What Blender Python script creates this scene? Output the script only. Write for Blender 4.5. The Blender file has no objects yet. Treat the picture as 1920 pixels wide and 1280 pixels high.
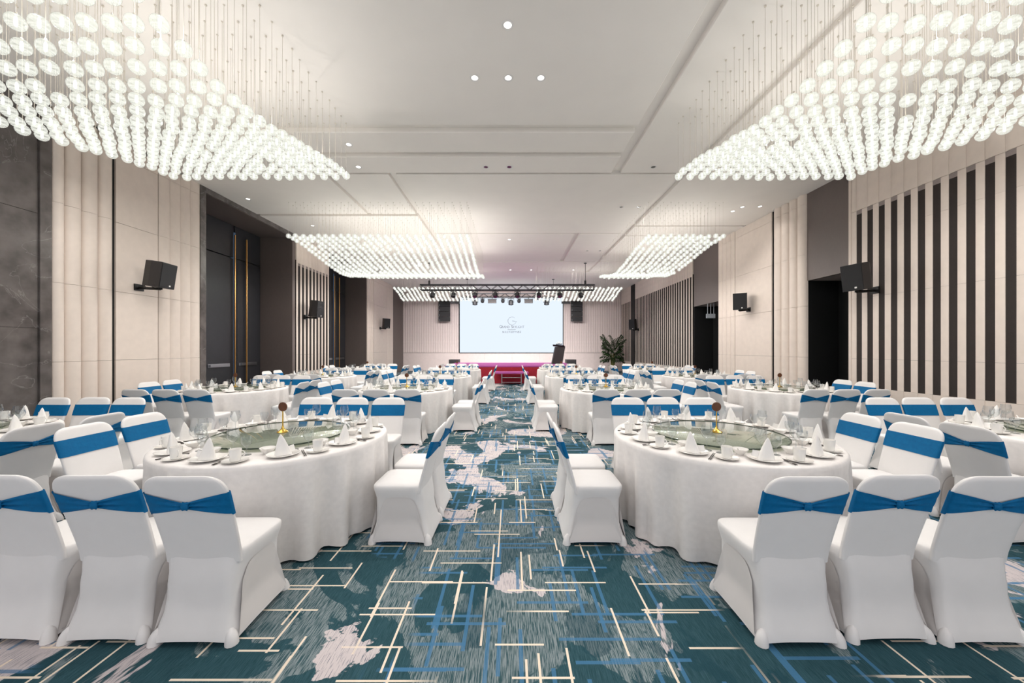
import bpy, bmesh, math, random
from mathutils import Vector, Matrix
random.seed(7)
PI = math.pi
sc = bpy.context.scene
col = sc.collection

# ------------------------------------------------------------------ camera
F, HZ, CH = 690.0, 653.0, 1.575          # focal length in px (1920 wide), horizon row, camera height
cam = bpy.data.objects.new('camera', bpy.data.cameras.new('camera'))
col.objects.link(cam)
cam.location = (0, 0, CH); cam.rotation_euler = (PI/2, 0, 0)
cam.data.sensor_width = 36.0; cam.data.lens = F/1920*36
cam.data.shift_y = (HZ-640)/1920; cam.data.clip_start = 0.05
sc.camera = cam

# ------------------------------------------------------------------ world, exposure
w = bpy.data.worlds.new('open_end_fill'); sc.world = w; w.use_nodes = True
bg = w.node_tree.nodes['Background']; bg.inputs[0].default_value = (0.98, 0.97, 1.0, 1); bg.inputs[1].default_value = .95  # even fill light, comes in by the open rear end
sc.view_settings.view_transform = 'Standard'; sc.view_settings.look = 'None'
sc.view_settings.gamma = 1.0; sc.view_settings.use_curve_mapping = False
sc.view_settings.exposure = 0.16
cy = sc.cycles
cy.max_bounces = 4; cy.diffuse_bounces = 3; cy.glossy_bounces = 3; cy.transmission_bounces = 4
cy.transparent_max_bounces = 14; cy.sample_clamp_indirect = 4.0
cy.adaptive_threshold = .06; cy.adaptive_min_samples = 12
cy.caustics_reflective = False; cy.caustics_refractive = False
LAMP_W = 25.0          # watts of one lamp inside the chandeliers (one lamp stands for thirty bulbs)

ZC, WX, YB, YF = 5.565, 7.6, 25.7, -2.2  # ceiling height, half width, back wall, open end behind the camera

# ------------------------------------------------------------------ materials
def s2l(c):
    return tuple(((v/255)/12.92 if v/255 <= .04045 else ((v/255+.055)/1.055)**2.4) for v in c)
def mat(name, rgb, rough=.6, metal=0., var=.05, nscale=30., bump=0., bscale=200., spec=.5, stretch=None, sheen=0., coat=0.):
    m = bpy.data.materials.new(name); m.use_nodes = True
    nt = m.node_tree; N = nt.nodes; L = nt.links; b = N['Principled BSDF']
    c = s2l(rgb)
    b.inputs['Roughness'].default_value = rough; b.inputs['Metallic'].default_value = metal
    b.inputs['Specular IOR Level'].default_value = spec
    if sheen: b.inputs['Sheen Weight'].default_value = sheen
    if coat: b.inputs['Coat Weight'].default_value = coat
    tc = N.new('ShaderNodeTexCoord'); vec = tc.outputs['Object']
    if stretch:
        mp = N.new('ShaderNodeMapping'); mp.inputs['Scale'].default_value = stretch; L.new(vec, mp.inputs[0]); vec = mp.outputs[0]
    n = N.new('ShaderNodeTexNoise'); n.inputs['Scale'].default_value = nscale; n.inputs['Detail'].default_value = 3; L.new(vec, n.inputs['Vector'])
    r = N.new('ShaderNodeValToRGB'); L.new(n.outputs['Fac'], r.inputs[0])
    r.color_ramp.elements[0].position = .3; r.color_ramp.elements[1].position = .7
    r.color_ramp.elements[0].color = (*[v*(1-var) for v in c], 1); r.color_ramp.elements[1].color = (*[min(1, v*(1+var)) for v in c], 1)
    L.new(r.outputs[0], b.inputs['Base Color'])
    if bump:
        n2 = N.new('ShaderNodeTexNoise'); n2.inputs['Scale'].default_value = bscale; L.new(vec, n2.inputs['Vector'])
        bp = N.new('ShaderNodeBump'); bp.inputs['Strength'].default_value = bump; bp.inputs['Distance'].default_value = .01
        L.new(n2.outputs['Fac'], bp.inputs['Height']); L.new(bp.outputs[0], b.inputs['Normal'])
    return m
def emit(name, rgb, strength, sampling='AUTO'):
    m = bpy.data.materials.new(name); m.use_nodes = True; nt = m.node_tree
    nt.nodes.clear(); o = nt.nodes.new('ShaderNodeOutputMaterial'); e = nt.nodes.new('ShaderNodeEmission')
    e.inputs[0].default_value = (*s2l(rgb), 1); e.inputs[1].default_value = strength
    nt.links.new(e.outputs[0], o.inputs[0]); m.cycles.emission_sampling = sampling
    return m
def clear_glass(name, rgb, spread=.06, rough=.0, ior=3.2, haze=None):
    m = bpy.data.materials.new(name); m.use_nodes = True; nt = m.node_tree; N = nt.nodes; L = nt.links; N.clear()
    o = N.new('ShaderNodeOutputMaterial'); t = N.new('ShaderNodeBsdfTransparent'); g = N.new('ShaderNodeBsdfGlossy')
    t.inputs[0].default_value = (*s2l(rgb), 1); g.inputs['Roughness'].default_value = rough
    f = N.new('ShaderNodeLayerWeight'); f.inputs['Blend'].default_value = .5
    pw = N.new('ShaderNodeMath'); pw.operation = 'POWER'; pw.inputs[1].default_value = ior; L.new(f.outputs['Facing'], pw.inputs[0])
    mu = N.new('ShaderNodeMath'); mu.operation = 'MULTIPLY_ADD'; mu.inputs[1].default_value = .85; mu.inputs[2].default_value = spread; mu.use_clamp = True
    L.new(pw.outputs[0], mu.inputs[0])
    mx = N.new('ShaderNodeMixShader'); L.new(mu.outputs[0], mx.inputs[0]); L.new(t.outputs[0], mx.inputs[1]); L.new(g.outputs[0], mx.inputs[2])
    if haze:
        df = N.new('ShaderNodeBsdfDiffuse'); df.inputs[0].default_value = (*s2l(haze[1]), 1)
        m0 = N.new('ShaderNodeMixShader'); m0.inputs[0].default_value = haze[0]; L.new(t.outputs[0], m0.inputs[1]); L.new(df.outputs[0], m0.inputs[2]); L.new(m0.outputs[0], mx.inputs[1])
    L.new(mx.outputs[0], o.inputs[0]); return m
def ball_glass():
    m = bpy.data.materials.new('ribbed_lit_glass'); m.use_nodes = True; nt = m.node_tree; N = nt.nodes; L = nt.links; N.clear()
    o = N.new('ShaderNodeOutputMaterial'); t = N.new('ShaderNodeBsdfTransparent'); e = N.new('ShaderNodeEmission'); g = N.new('ShaderNodeBsdfGlossy')
    e.inputs[0].default_value = (1.0, 1.0, .92, 1); e.inputs[1].default_value = 1.0
    t.inputs[0].default_value = (.97, 1, .97, 1); g.inputs['Roughness'].default_value = .15
    tc = N.new('ShaderNodeTexCoord'); wv = N.new('ShaderNodeTexWave'); wv.wave_type = 'RINGS'; wv.rings_direction = 'Z'
    wv.inputs['Scale'].default_value = 26; L.new(tc.outputs['Object'], wv.inputs['Vector'])
    mr = N.new('ShaderNodeMapRange'); mr.inputs[3].default_value = .20; mr.inputs[4].default_value = .62; L.new(wv.outputs['Fac'], mr.inputs[0])
    mx = N.new('ShaderNodeMixShader'); L.new(mr.outputs[0], mx.inputs[0]); L.new(t.outputs[0], mx.inputs[1]); L.new(e.outputs[0], mx.inputs[2])
    lw = N.new('ShaderNodeLayerWeight'); lw.inputs['Blend'].default_value = .5
    f = N.new('ShaderNodeMath'); f.operation = 'POWER'; f.inputs[1].default_value = 4.; L.new(lw.outputs['Facing'], f.inputs[0])
    m2 = N.new('ShaderNodeMixShader'); L.new(f.outputs[0], m2.inputs[0]); L.new(mx.outputs[0], m2.inputs[1]); L.new(g.outputs[0], m2.inputs[2])
    L.new(m2.outputs[0], o.inputs[0]); m.cycles.emission_sampling = 'NONE'; return m
def marble():
    m = mat('grey_marble', (98, 92, 90), .2, var=.35, nscale=3.5)
    nt = m.node_tree; N = nt.nodes; L = nt.links; b = N['Principled BSDF']
    tc = N.new('ShaderNodeTexCoord'); v = N.new('ShaderNodeTexNoise'); v.inputs['Scale'].default_value = 1.1; v.inputs['Detail'].default_value = 6; v.inputs['Distortion'].default_value = 1.4
    L.new(tc.outputs['Object'], v.inputs['Vector'])
    r = N.new('ShaderNodeValToRGB'); el = r.color_ramp.elements; el[0].position = .495; el[0].color = (0, 0, 0, 1); el[1].position = .5; el[1].color = (1, 1, 1, 1)
    x = el.new(.506); x.color = (0, 0, 0, 1); L.new(v.outputs['Fac'], r.inputs[0])
    mx = N.new('ShaderNodeMixRGB'); mx.inputs[2].default_value = (.33, .31, .30, 1)
    old = b.inputs['Base Color'].links[0].from_socket; mu = N.new('ShaderNodeMath'); mu.operation = 'MULTIPLY'; mu.inputs[1].default_value = .45
    L.new(r.outputs[0], mu.inputs[0]); L.new(mu.outputs[0], mx.inputs[0]); L.new(old, mx.inputs[1]); L.new(mx.outputs[0], b.inputs['Base Color']); return m

def carpet():
    m = bpy.data.materials.new('woven_carpet'); m.use_nodes = True; nt = m.node_tree; N = nt.nodes; L = nt.links; b = N['Principled BSDF']
    b.inputs['Roughness'].default_value = .9; b.inputs['Specular IOR Level'].default_value = .15
    geo = N.new('ShaderNodeNewGeometry'); sep = N.new('ShaderNodeSeparateXYZ'); L.new(geo.outputs['Position'], sep.inputs[0])
    X, Y = sep.outputs['X'], sep.outputs['Y']
    def M(op, a, bb=None, c=None, clamp=False):
        n = N.new('ShaderNodeMath'); n.operation = op; n.use_clamp = clamp
        for i, v in enumerate((a, bb, c)):
            if v is None: continue
            if isinstance(v, (int, float)): n.inputs[i].default_value = v
            else: L.new(v, n.inputs[i])
        return n.outputs[0]
    def comb(x, y, z=0.):
        n = N.new('ShaderNodeCombineXYZ')
        for i, v in enumerate((x, y, z)):
            if isinstance(v, (int, float)): n.inputs[i].default_value = v
            else: L.new(v, n.inputs[i])
        return n.outputs[0]
    def noise(scale, det=4, off=0., sx=1., sy=1., dist=0.):
        n = N.new('ShaderNodeTexNoise'); n.inputs['Scale'].default_value = scale; n.inputs['Detail'].default_value = det; n.inputs['Roughness'].default_value = .58; n.inputs['Distortion'].default_value = dist
        L.new(comb(M('MULTIPLY', X, sx), M('MULTIPLY', Y, sy), off), n.inputs['Vector']); return n.outputs['Fac']
    def step(v, t, wd=.012): 
        n = N.new('ShaderNodeMapRange'); n.interpolation_type = 'SMOOTHSTEP'; n.inputs[1].default_value = t-wd; n.inputs[2].default_value = t+wd; L.new(v, n.inputs[0]); return n.outputs[0]
    def lines(A, B, sa, sb, wd, seed, lo, keep):
        u = M('DIVIDE', A, sa); iu = M('FLOOR', u); fu = M('FRACT', u)
        wn = N.new('ShaderNodeTexWhiteNoise'); wn.noise_dimensions = '1D'; L.new(M('ADD', iu, seed), wn.inputs['W'])
        v = M('ADD', M('DIVIDE', B, sb), M('MULTIPLY', wn.outputs['Value'], 7.3)); iv = M('FLOOR', v); fv = M('FRACT', v)
        w2 = N.new('ShaderNodeTexWhiteNoise'); w2.noise_dimensions = '3D'; L.new(comb(iu, iv, seed*1.7), w2.inputs['Vector'])
        s3 = N.new('ShaderNodeSeparateXYZ'); L.new(w2.outputs['Color'], s3.inputs[0])
        pos = M('MULTIPLY_ADD', s3.outputs[0], .7, .15)
        mu = M('LESS_THAN', M('ABSOLUTE', M('SUBTRACT', fu, pos)), wd/(2*sa))
        st = M('MULTIPLY', s3.outputs[1], .35); en = M('ADD', st, M('MULTIPLY_ADD', s3.outputs[2], .6-lo, lo))
        mv = M('MULTIPLY', M('GREATER_THAN', fv, st), M('LESS_THAN', fv, en))
        return M('MULTIPLY', M('MULTIPLY', mu, mv), M('LESS_THAN', w2.outputs['Value'], keep))
    def mix(f, a, bb):
        n = N.new('ShaderNodeMixRGB'); L.new(f, n.inputs[0])
        for i, v in ((1, a), (2, bb)):
            if isinstance(v, tuple): n.inputs[i].default_value = (*s2l(v), 1)
            else: L.new(v, n.inputs[i])
        return n.outputs[0]
    fib = noise(9., 3, 3.1, 34., 1.4); fib2 = noise(9., 2, 8.1, 30., 1.1)
    base = mix(step(fib, .52, .16), (38, 70, 78), (56, 90, 99))
    heather = mix(step(fib2, .49, .05), (54, 84, 90), (130, 142, 145))
    big = noise(1.35, 6, 1.3, 1.0, .75, .8)
    c = mix(step(big, .50, .006), base, heather)
    deep = noise(1.4, 6, 15.2, 1.0, .8, .8)
    c = mix(M('MULTIPLY', step(deep, .57, .006), .55), c, (30, 66, 78))
    light = mix(step(fib2, .40, .05), (110, 112, 122), (206, 196, 196))
    lp = noise(1.05, 6, 40.2, 1.0, .8, .7)
    c = mix(step(lp, .575, .004), c, light)
    bclus = step(noise(.6, 2, 21.), .43, .02); cclus = step(noise(.55, 2, 33.), .43, .03)
    for (A, B, sd) in ((X, Y, 3), (Y, X, 19)):
        for k in range(2):
            c = mix(M('MULTIPLY', M('MULTIPLY', lines(A, B, .16, .95, .021, sd+k*5.3, .34, .8), bclus), .75), c, (72, 122, 160))
    for (A, B, sd) in ((X, Y, 51), (Y, X, 77)):
        for k in range(2):
            c = mix(M('MULTIPLY', lines(A, B, .235, .85, .0125, sd+k*7.7, .22, .66), cclus), c, (240, 224, 204))
    L.new(c, b.inputs['Base Color'])
    bp = N.new('ShaderNodeBump'); bp.inputs['Strength'].default_value = .35; bp.inputs['Distance'].default_value = .006
    L.new(noise(120., 2, 0.), bp.inputs['Height']); L.new(bp.outputs[0], b.inputs['Normal'])
    return m

M = {}
M['carpet'] = carpet()
M['ceiling'] = mat('painted_ceiling', (243, 237, 231), .8, var=.012, nscale=2)
M['cream'] = mat('cream_leather_panel', (230, 216, 205), .55, var=.03, nscale=6, bump=.05, bscale=120)
M['backpanel'] = mat('blush_fabric_panel', (222, 208, 203), .7, var=.03, nscale=6, bump=.05)
M['brown'] = mat('dark_brown_panel', (104, 93, 89), .45, var=.07, nscale=20, stretch=(8, 8, .4))
M['slot'] = mat('dark_slot_fabric', (46, 38, 35), .8, var=.08, nscale=40)
M['slotlip'] = mat('slot_lip_paint', (150, 138, 134), .6)
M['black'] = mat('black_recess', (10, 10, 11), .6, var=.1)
M['doorblk'] = mat('charcoal_door', (46, 46, 50), .38, var=.06, nscale=8)
M['marble'] = marble()
M['gold'] = mat('brushed_gold', (198, 150, 92), .3, 1., var=.06)
M['brass'] = mat('polished_brass', (226, 186, 92), .18, 1., var=.04)
M['steel'] = mat('brushed_steel', (176, 178, 182), .3, 1., var=.05, stretch=(1, 30, 1))
M['fabric'] = mat('white_spandex', (232, 229, 227), .62, var=.012, nscale=12, bump=.04, bscale=400, sheen=.12)
M['arch'] = mat('spandex_arch_shading', (222, 217, 214), .66, var=.012, nscale=12)  # greyer tone paints in the shading of the thin cover layer
M['sash'] = mat('blue_sash', (0, 100, 152), .65, var=.08, nscale=40, bump=.12, bscale=60, spec=.2)
M['cloth'] = mat('white_damask', (238, 233, 229), .45, var=.035, nscale=26, bump=.07, bscale=34)
M['china'] = mat('white_porcelain', (243, 240, 235), .18, var=.01, coat=.4)
M['napkin'] = mat('white_linen', (242, 239, 235), .75, var=.015, bump=.06, bscale=300)
M['stick'] = mat('dark_chopstick', (52, 44, 42), .35, var=.15)
M['silver'] = mat('silver_tip', (186, 184, 180), .25, 1., var=.03)
M['wine'] = clear_glass('wine_glass', (246, 248, 249), .07, ior=2.0)
M['turn'] = clear_glass('tinted_turntable_glass', (238, 244, 232), .10, haze=(.42, (200, 210, 190)))
M['turnedge'] = mat('green_glass_edge', (52, 66, 52), .15, var=.1)
M['turnbase'] = mat('turntable_base', (96, 104, 96), .5, var=.05)
M['wooddisc'] = mat('walnut_disc', (96, 52, 24), .35, var=.4, nscale=25, stretch=(12, 1, 1))
M['wood'] = mat('plywood', (176, 142, 100), .6, var=.15, nscale=12)
M['spk'] = mat('black_speaker_cabinet', (52, 48, 47), .55, var=.06, bump=.05)
M['grille'] = mat('black_grille', (17, 17, 20), .6, var=.2, nscale=300, bump=.2, bscale=500)
M['metalblk'] = mat('black_metal', (26, 25, 25), .45, .3, var=.1)
M['truss'] = mat('dark_truss_metal', (70, 70, 72), .4, .6, var=.1)
M['lightbody'] = mat('stage_light_housing', (44, 46, 48), .5, var=.1)
M['red'] = mat('red_velvet_skirt', (156, 4, 34), .7, var=.2, nscale=18, sheen=.2)
M['stage'] = mat('bluish_lit_carpet', (164, 78, 146), .9, var=.08, nscale=60)  # red carpet with the bluish stage light mixed into its colour
M['leaf'] = mat('palm_leaf', (44, 66, 34), .5, var=.4, nscale=9)
M['stem'] = mat('palm_stem', (104, 106, 44), .6, var=.2)
M['pot'] = mat('glazed_pot', (190, 182, 172), .3, var=.05)
M['screen'] = emit('led_screen', (224, 235, 247), 1.0, 'NONE')
M['ink'] = mat('grey_lettering', (104, 108, 116), .7, var=.05)
M['trim'] = mat('white_trim', (236, 232, 228), .5, var=.01)
M['lit'] = emit('lit_downlight', (255, 250, 244), 3.0, 'NONE')
M['reflector'] = mat('dark_reflector', (90, 84, 82), .2, .9, var=.1)
M['bulb'] = emit('warm_bulb', (255, 253, 244), 4.0, 'NONE')
M['ballglass'] = ball_glass()
M['wire'] = mat('steel_wire', (216, 208, 196), .6, .0, var=.05)
M['signgrey'] = mat('grey_sign', (176, 182, 190), .5, var=.04)
M['flower'] = mat('pale_flowers', (214, 218, 222), .7, var=.2, nscale=40)
M['bluelight'] = emit('blue_gap_glow', (96, 116, 140), .35, 'NONE')

# ------------------------------------------------------------------ mesh helpers
class MB:
    def __init__(s): s.v = []; s.f = []; s.mi = []
    def add(s, vs, fs, mi=0):
        o = len(s.v); s.v += [tuple(p) for p in vs]; s.f += [tuple(i+o for i in q) for q in fs]; s.mi += [mi]*len(fs); return s
    def box(s, a, b, mi=0):
        x0, y0, z0 = a; x1, y1, z1 = b
        if x0 > x1: x0, x1 = x1, x0
        if y0 > y1: y0, y1 = y1, y0
        return s.add([(x0,y0,z0),(x1,y0,z0),(x1,y1,z0),(x0,y1,z0),(x0,y0,z1),(x1,y0,z1),(x1,y1,z1),(x0,y1,z1)],
                     [(0,3,2,1),(4,5,6,7),(0,1,5,4),(1,2,6,5),(2,3,7,6),(3,0,4,7)], mi)
    def loft(s, rings, cap0=True, cap1=True, mi=0):
        n = len(rings[0]); vs = [p for r in rings for p in r]; fs = []
        for i in range(len(rings)-1):
            for j in range(n):
                k = (j+1) % n; fs.append((i*n+j, i*n+k, (i+1)*n+k, (i+1)*n+j))
        if cap0: fs.append(tuple(range(n-1, -1, -1)))
        if cap1: fs.append(tuple((len(rings)-1)*n+j for j in range(n)))
        return s.add(vs, fs, mi)
    def lathe(s, prof, n=20, c=(0, 0, 0), cap0=True, cap1=True, mi=0):
        rings = [[(c[0]+r*math.cos(2*PI*j/n), c[1]+r*math.sin(2*PI*j/n), c[2]+z) for j in range(n)] for r, z in prof]
        return s.loft(rings, cap0, cap1, mi)
    def tube(s, p, q, r, n=8, r2=None, mi=0):
        p = Vector(p); q = Vector(q); d = (q-p).normalized(); a = d.orthogonal().normalized(); b = d.cross(a); r2 = r if r2 is None else r2
        rings = [[tuple(c+a*rr*math.cos(2*PI*j/n)+b*rr*math.sin(2*PI*j/n)) for j in range(n)] for c, rr in ((p, r), (q, r2))]
        return s.loft(rings, mi=mi)
    def mesh(s, name, mats, smooth=False, angle=40):
        me = bpy.data.meshes.new(name); me.from_pydata(s.v, [], s.f)
        for m in (mats if isinstance(mats, (list, tuple)) else [mats]): me.materials.append(m)
        if any(s.mi): me.polygons.foreach_set('material_index', s.mi)
        bm = bmesh.new(); bm.from_mesh(me); bmesh.ops.recalc_face_normals(bm, faces=bm.faces); bm.to_mesh(me); bm.free()
        if smooth:
            me.polygons.foreach_set('use_smooth', [True]*len(me.polygons))
            if angle: me.set_sharp_from_angle(angle=math.radians(angle))
        me.update(); return me
def O(name, me, parent=None, loc=(0, 0, 0), rot=(0, 0, 0), scale=None):
    o = bpy.data.objects.new(name, me); col.objects.link(o); o.location = loc; o.rotation_euler = rot
    if scale: o.scale = scale
    if parent: o.parent = parent
    return o
def tag(o, label=None, cat=None, group=None, kind=None):
    if label: o['label'] = label
    if cat: o['category'] = cat
    if group: o['group'] = group
    if kind: o['kind'] = kind
    return o
def E(name, loc=(0, 0, 0), rz=0.): 
    o = O(name, None, None, loc, (0, 0, rz)); o.empty_display_size = .1; return o
def copy_tree(root, loc, rot):
    r = root.copy(); col.objects.link(r); r.location = loc; r.rotation_euler = rot
    for ch in root.children:
        c = ch.copy(); col.objects.link(c); c.parent = r
        for g in ch.children:
            d = g.copy(); col.objects.link(d); d.parent = c
    return r
def px(X, Y): return 960+F*X/Y
def py(Z, Y): return HZ-F*(Z-CH)/Y

# ------------------------------------------------------------------ floor and ceiling
floor = O('floor', MB().box((-9.2, YF, -.1), (9.2, YB+.3, 0)).mesh('floor', M['carpet']))
tag(floor, 'teal woven carpet with cream and blue crossing lines', kind='structure')
ceiling = O('ceiling', MB().box((-9.2, YF, ZC+.09), (9.2, YB+.3, ZC+.25)).mesh('ceiling', M['ceiling']))
tag(ceiling, 'off white ceiling of flat panels with recessed grooves', kind='structure')
def cpanel(x0, x1, y0, y1, z=0.):
    b = MB(); ch = .012; zz = ZC+z
    r = [[(x0,y0,ZC+.1),(x1,y0,ZC+.1),(x1,y1,ZC+.1),(x0,y1,ZC+.1)], [(x0,y0,zz+ch),(x1,y0,zz+ch),(x1,y1,zz+ch),(x0,y1,zz+ch)],
         [(x0+ch,y0+ch,zz),(x1-ch,y0+ch,zz),(x1-ch,y1-ch,zz),(x0+ch,y1-ch,zz)]]
    O('ceiling_panel', b.loft(r).mesh('ceiling_panel', M['ceiling']), ceiling)
G = 9.2
for a in [(-G, 2.27, YF, 6.58), (-G, 2.27, 6.80, 7.50), (-G, 2.27, 7.68, 8.38), (2.47, 3.86, YF, 8.38), (4.02, G, YF, 8.38),
          (-G, -4.30, 8.46, 10.95), (-4.18, -2.84, 8.46, 10.95), (-G, -2.84, 11.1, 16.9), (-2.66, 3.84, 8.46, 12.75), (-2.66, 2.18, 12.82, 16.9), (2.36, 3.84, 12.82, 16.9),
          (4.02, G, 8.46, 11.95), (4.02, G, 12.07, 13.0), (4.02, G, 13.08, 16.9), (-G, 3.84, 16.98, 19.2), (4.02, G, 16.98, 19.2), (-G, G, 19.28, YB+.3)]:
    cpanel(*a)

# ------------------------------------------------------------------ walls
JZ = [0.0, 1.35, 2.67, 4.0, 5.3, ZC]     # joint heights of the wall panels
def arc_piece(y0, y1, z0, z1, depth, n=8, side=-1, back=.05, gap=.004, name='panel', m=None):
    """one convex upholstered piece; local x points from the wall plane into the room when multiplied by -side"""
    w_ = y1-y0; pts = []
    for i in range(n+1):
        t = i/n; d = depth*max(0, 1-abs(2*t-1)**2.6)
        pts.append((d, y0+gap/2+(w_-gap)*t))
    loop = [(-back, y1-gap/2)]+[(-back, y0+gap/2)]+pts
    rings = [[(-side*x, y, z) for x, y in loop] for z in (z0+gap/2, z1-gap/2)]
    return MB().loft(rings).mesh(name, m or M['cream'], True, 50)
walls = {}
for sd, nm in ((-1, 'wall_left'), (1, 'wall_right')):
    b = MB(); X0, X1 = sd*(WX+.05), sd*(WX+.2)
    segs = {-1: [(YF, 9.12), (12.79, 15.42), (19.28, YB)], 1: [(YF, 8.3), (9.5, 13.55), (15.42, YB)]}[sd]
    for y0, y1 in segs: b.box((X0, y0, 0), (X1, y1, ZC+.1))
    walls[sd] = tag(O(nm, b.mesh(nm, M['black'])), {-1: 'left side wall of cream fluted panels and dark door bays', 1: 'right side wall of cream slats and dark openings'}[sd], kind='structure')
def piece(sd, y0, y1, zs, depth, name, m=None, back=.05, n=8):
    key = {}
    for z0, z1 in zip(zs[:-1], zs[1:]):
        me = arc_piece(0, y1-y0, z0, z1, depth, n, sd, back, name=name, m=m)
        O(name, me, walls[sd], (sd*WX, y0, 0))
def flutes(sd, ys, depth, name='fluted_panel'):
    for y0, y1 in zip(ys[:-1], ys[1:]): piece(sd, y0, y1, JZ, depth, name)
def even(a, b, n): return [a+(b-a)*i/n for i in range(n+1)]
def flat(sd, y0, y1, m=None, zs=JZ, name='flat_panel', proud=.0):
    for z0, z1 in zip(zs[:-1], zs[1:]):
        g = .003
        O(name, MB().box((-sd*proud, g, z0+g), (sd*.05, y1-y0-g, z1-g)).mesh(name, m or M['cream']), walls[sd], (sd*WX, y0, 0))
def strip(sd, y0, y1, m, name, inset=.03):
    O(name, MB().box((sd*inset, 0, 0), (sd*.05, y1-y0, ZC)).mesh(name, m), walls[sd], (sd*WX, y0, 0))
PITCH = .245
def slats(sd, y0, n, wslat=.121, lead=None, tiles=True, zb=.74, zt=4.6):
    """n dark slots of one pitch each, starting with a slat at y0 and closing with a slat"""
    O('slot_backing', MB().box((sd*.008, y0, zb-.1), (sd*.052, y0+n*PITCH+wslat, zt+.1)).mesh('slot_backing', M['slot']), walls[sd], (sd*WX, 0, 0))
    zs = [zb, 1.35, 2.67, 4.0, zt] if tiles else [zb, zt]
    cache = []
    for z0, z1 in zip(zs[:-1], zs[1:]): cache.append(arc_piece(0, wslat, z0, z1, .006, 6, sd, .05, .003, 'slat'))
    top = [arc_piece(0, PITCH, z0, z1, .022, 7, sd, .05, .003, 'header_panel') for z0, z1 in ((zt, ZC),)]
    bot = arc_piece(0, PITCH, 0, zb, .022, 7, sd, .05, .003, 'plinth_panel')
    lipm = MB().add([(0, 0, 0), (0, PITCH-wslat, 0), (sd*.0085, PITCH-wslat, -.09), (sd*.0085, 0, -.09), (0, 0, .01), (0, PITCH-wslat, .01), (sd*.0085, PITCH-wslat, .01), (sd*.0085, 0, .01)],
                    [(0, 1, 2, 3), (4, 5, 6, 7), (0, 1, 5, 4), (1, 2, 6, 5), (2, 3, 7, 6), (3, 0, 4, 7)]).mesh('slot_lip', M['slotlip']) if tiles else None
    for i in range(n+1):
        y = y0+i*PITCH
        for me in cache: O('slat', me, walls[sd], (sd*WX, y, 0))
        if i < n:
            O('header_panel', top[0], walls[sd], (sd*WX, y, 0)); O('plinth_panel', bot, walls[sd], (sd*WX, y, 0))
            if lipm: O('slot_lip', lipm, walls[sd], (sd*WX, y+wslat, zt))
    for z0, z1, nm in ((zt, ZC, 'header_panel'), (0, zb, 'plinth_panel')):
        O(nm, arc_piece(0, wslat, z0, z1, .022, 6, sd, .05, .003, nm), walls[sd], (sd*WX, y0+n*PITCH, 0))
# left wall, from the camera to the stage
for z0, z1 in ((0, 1.9), (1.9, 3.74), (3.74, ZC)):
    for y0, y1 in ((YF, .4), (.4, 3.1), (3.1, 5.90)):
        O('marble_slab', MB().box((0, y0+.003, z0+.003), (-.05, y1-.003, z1-.003)).mesh('marble_slab', M['marble']), walls[-1], (-WX, 0, 0))
O('marble_pilaster', MB().box((.03, 5.905, 0), (-.05, 6.055, ZC)).mesh('marble_pilaster', M['marble']), walls[-1], (-WX, 0, 0))
flutes(-1, [6.06, 6.235, 6.49, 6.75, 6.99], .075)
strip(-1, 6.99, 7.06, M['black'], 'black_strip')  # plain black strip between the panels
flat(-1, 7.06, 7.90)
flutes(-1, [7.915, 8.18, 8.44, 8.70, 8.96], .03)
O('marble_jamb', MB().box((.02, 8.96, 0), (-.3, 9.12, ZC)).mesh('marble_jamb', M['marble']), walls[-1], (-WX, 0, 0))
slats(-1, 12.97, 9, .10)
flutes(-1, even(19.30, 20.12, 4), .06)
strip(-1, 20.12, 20.25, M['black'], 'black_strip')
flat(-1, 20.25, 22.38); flutes(-1, even(22.4, 23.5, 4), .03)
flat(-1, 23.5, YB, M['brown'], [0, ZC], 'brown_panel')
# right wall
slats(1, 8.3-.06-26*PITCH-.121, 26)
flutes(1, even(9.5, 10.66, 4)[::1], .07)
strip(1, 10.66, 10.77, M['black'], 'black_strip')
flat(1, 10.77, 12.53); flutes(1, even(12.55, 13.55, 4), .03)
slats(1, 15.5, 29, .088, tiles=False)
strip(1, 22.78, 23.5, M['black'], 'black_strip', -.01)
slats(1, 23.55, 8, .088, tiles=False)
strip(1, 8.24, 8.3, M['cream'], 'edge_trim', -.01)

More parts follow.
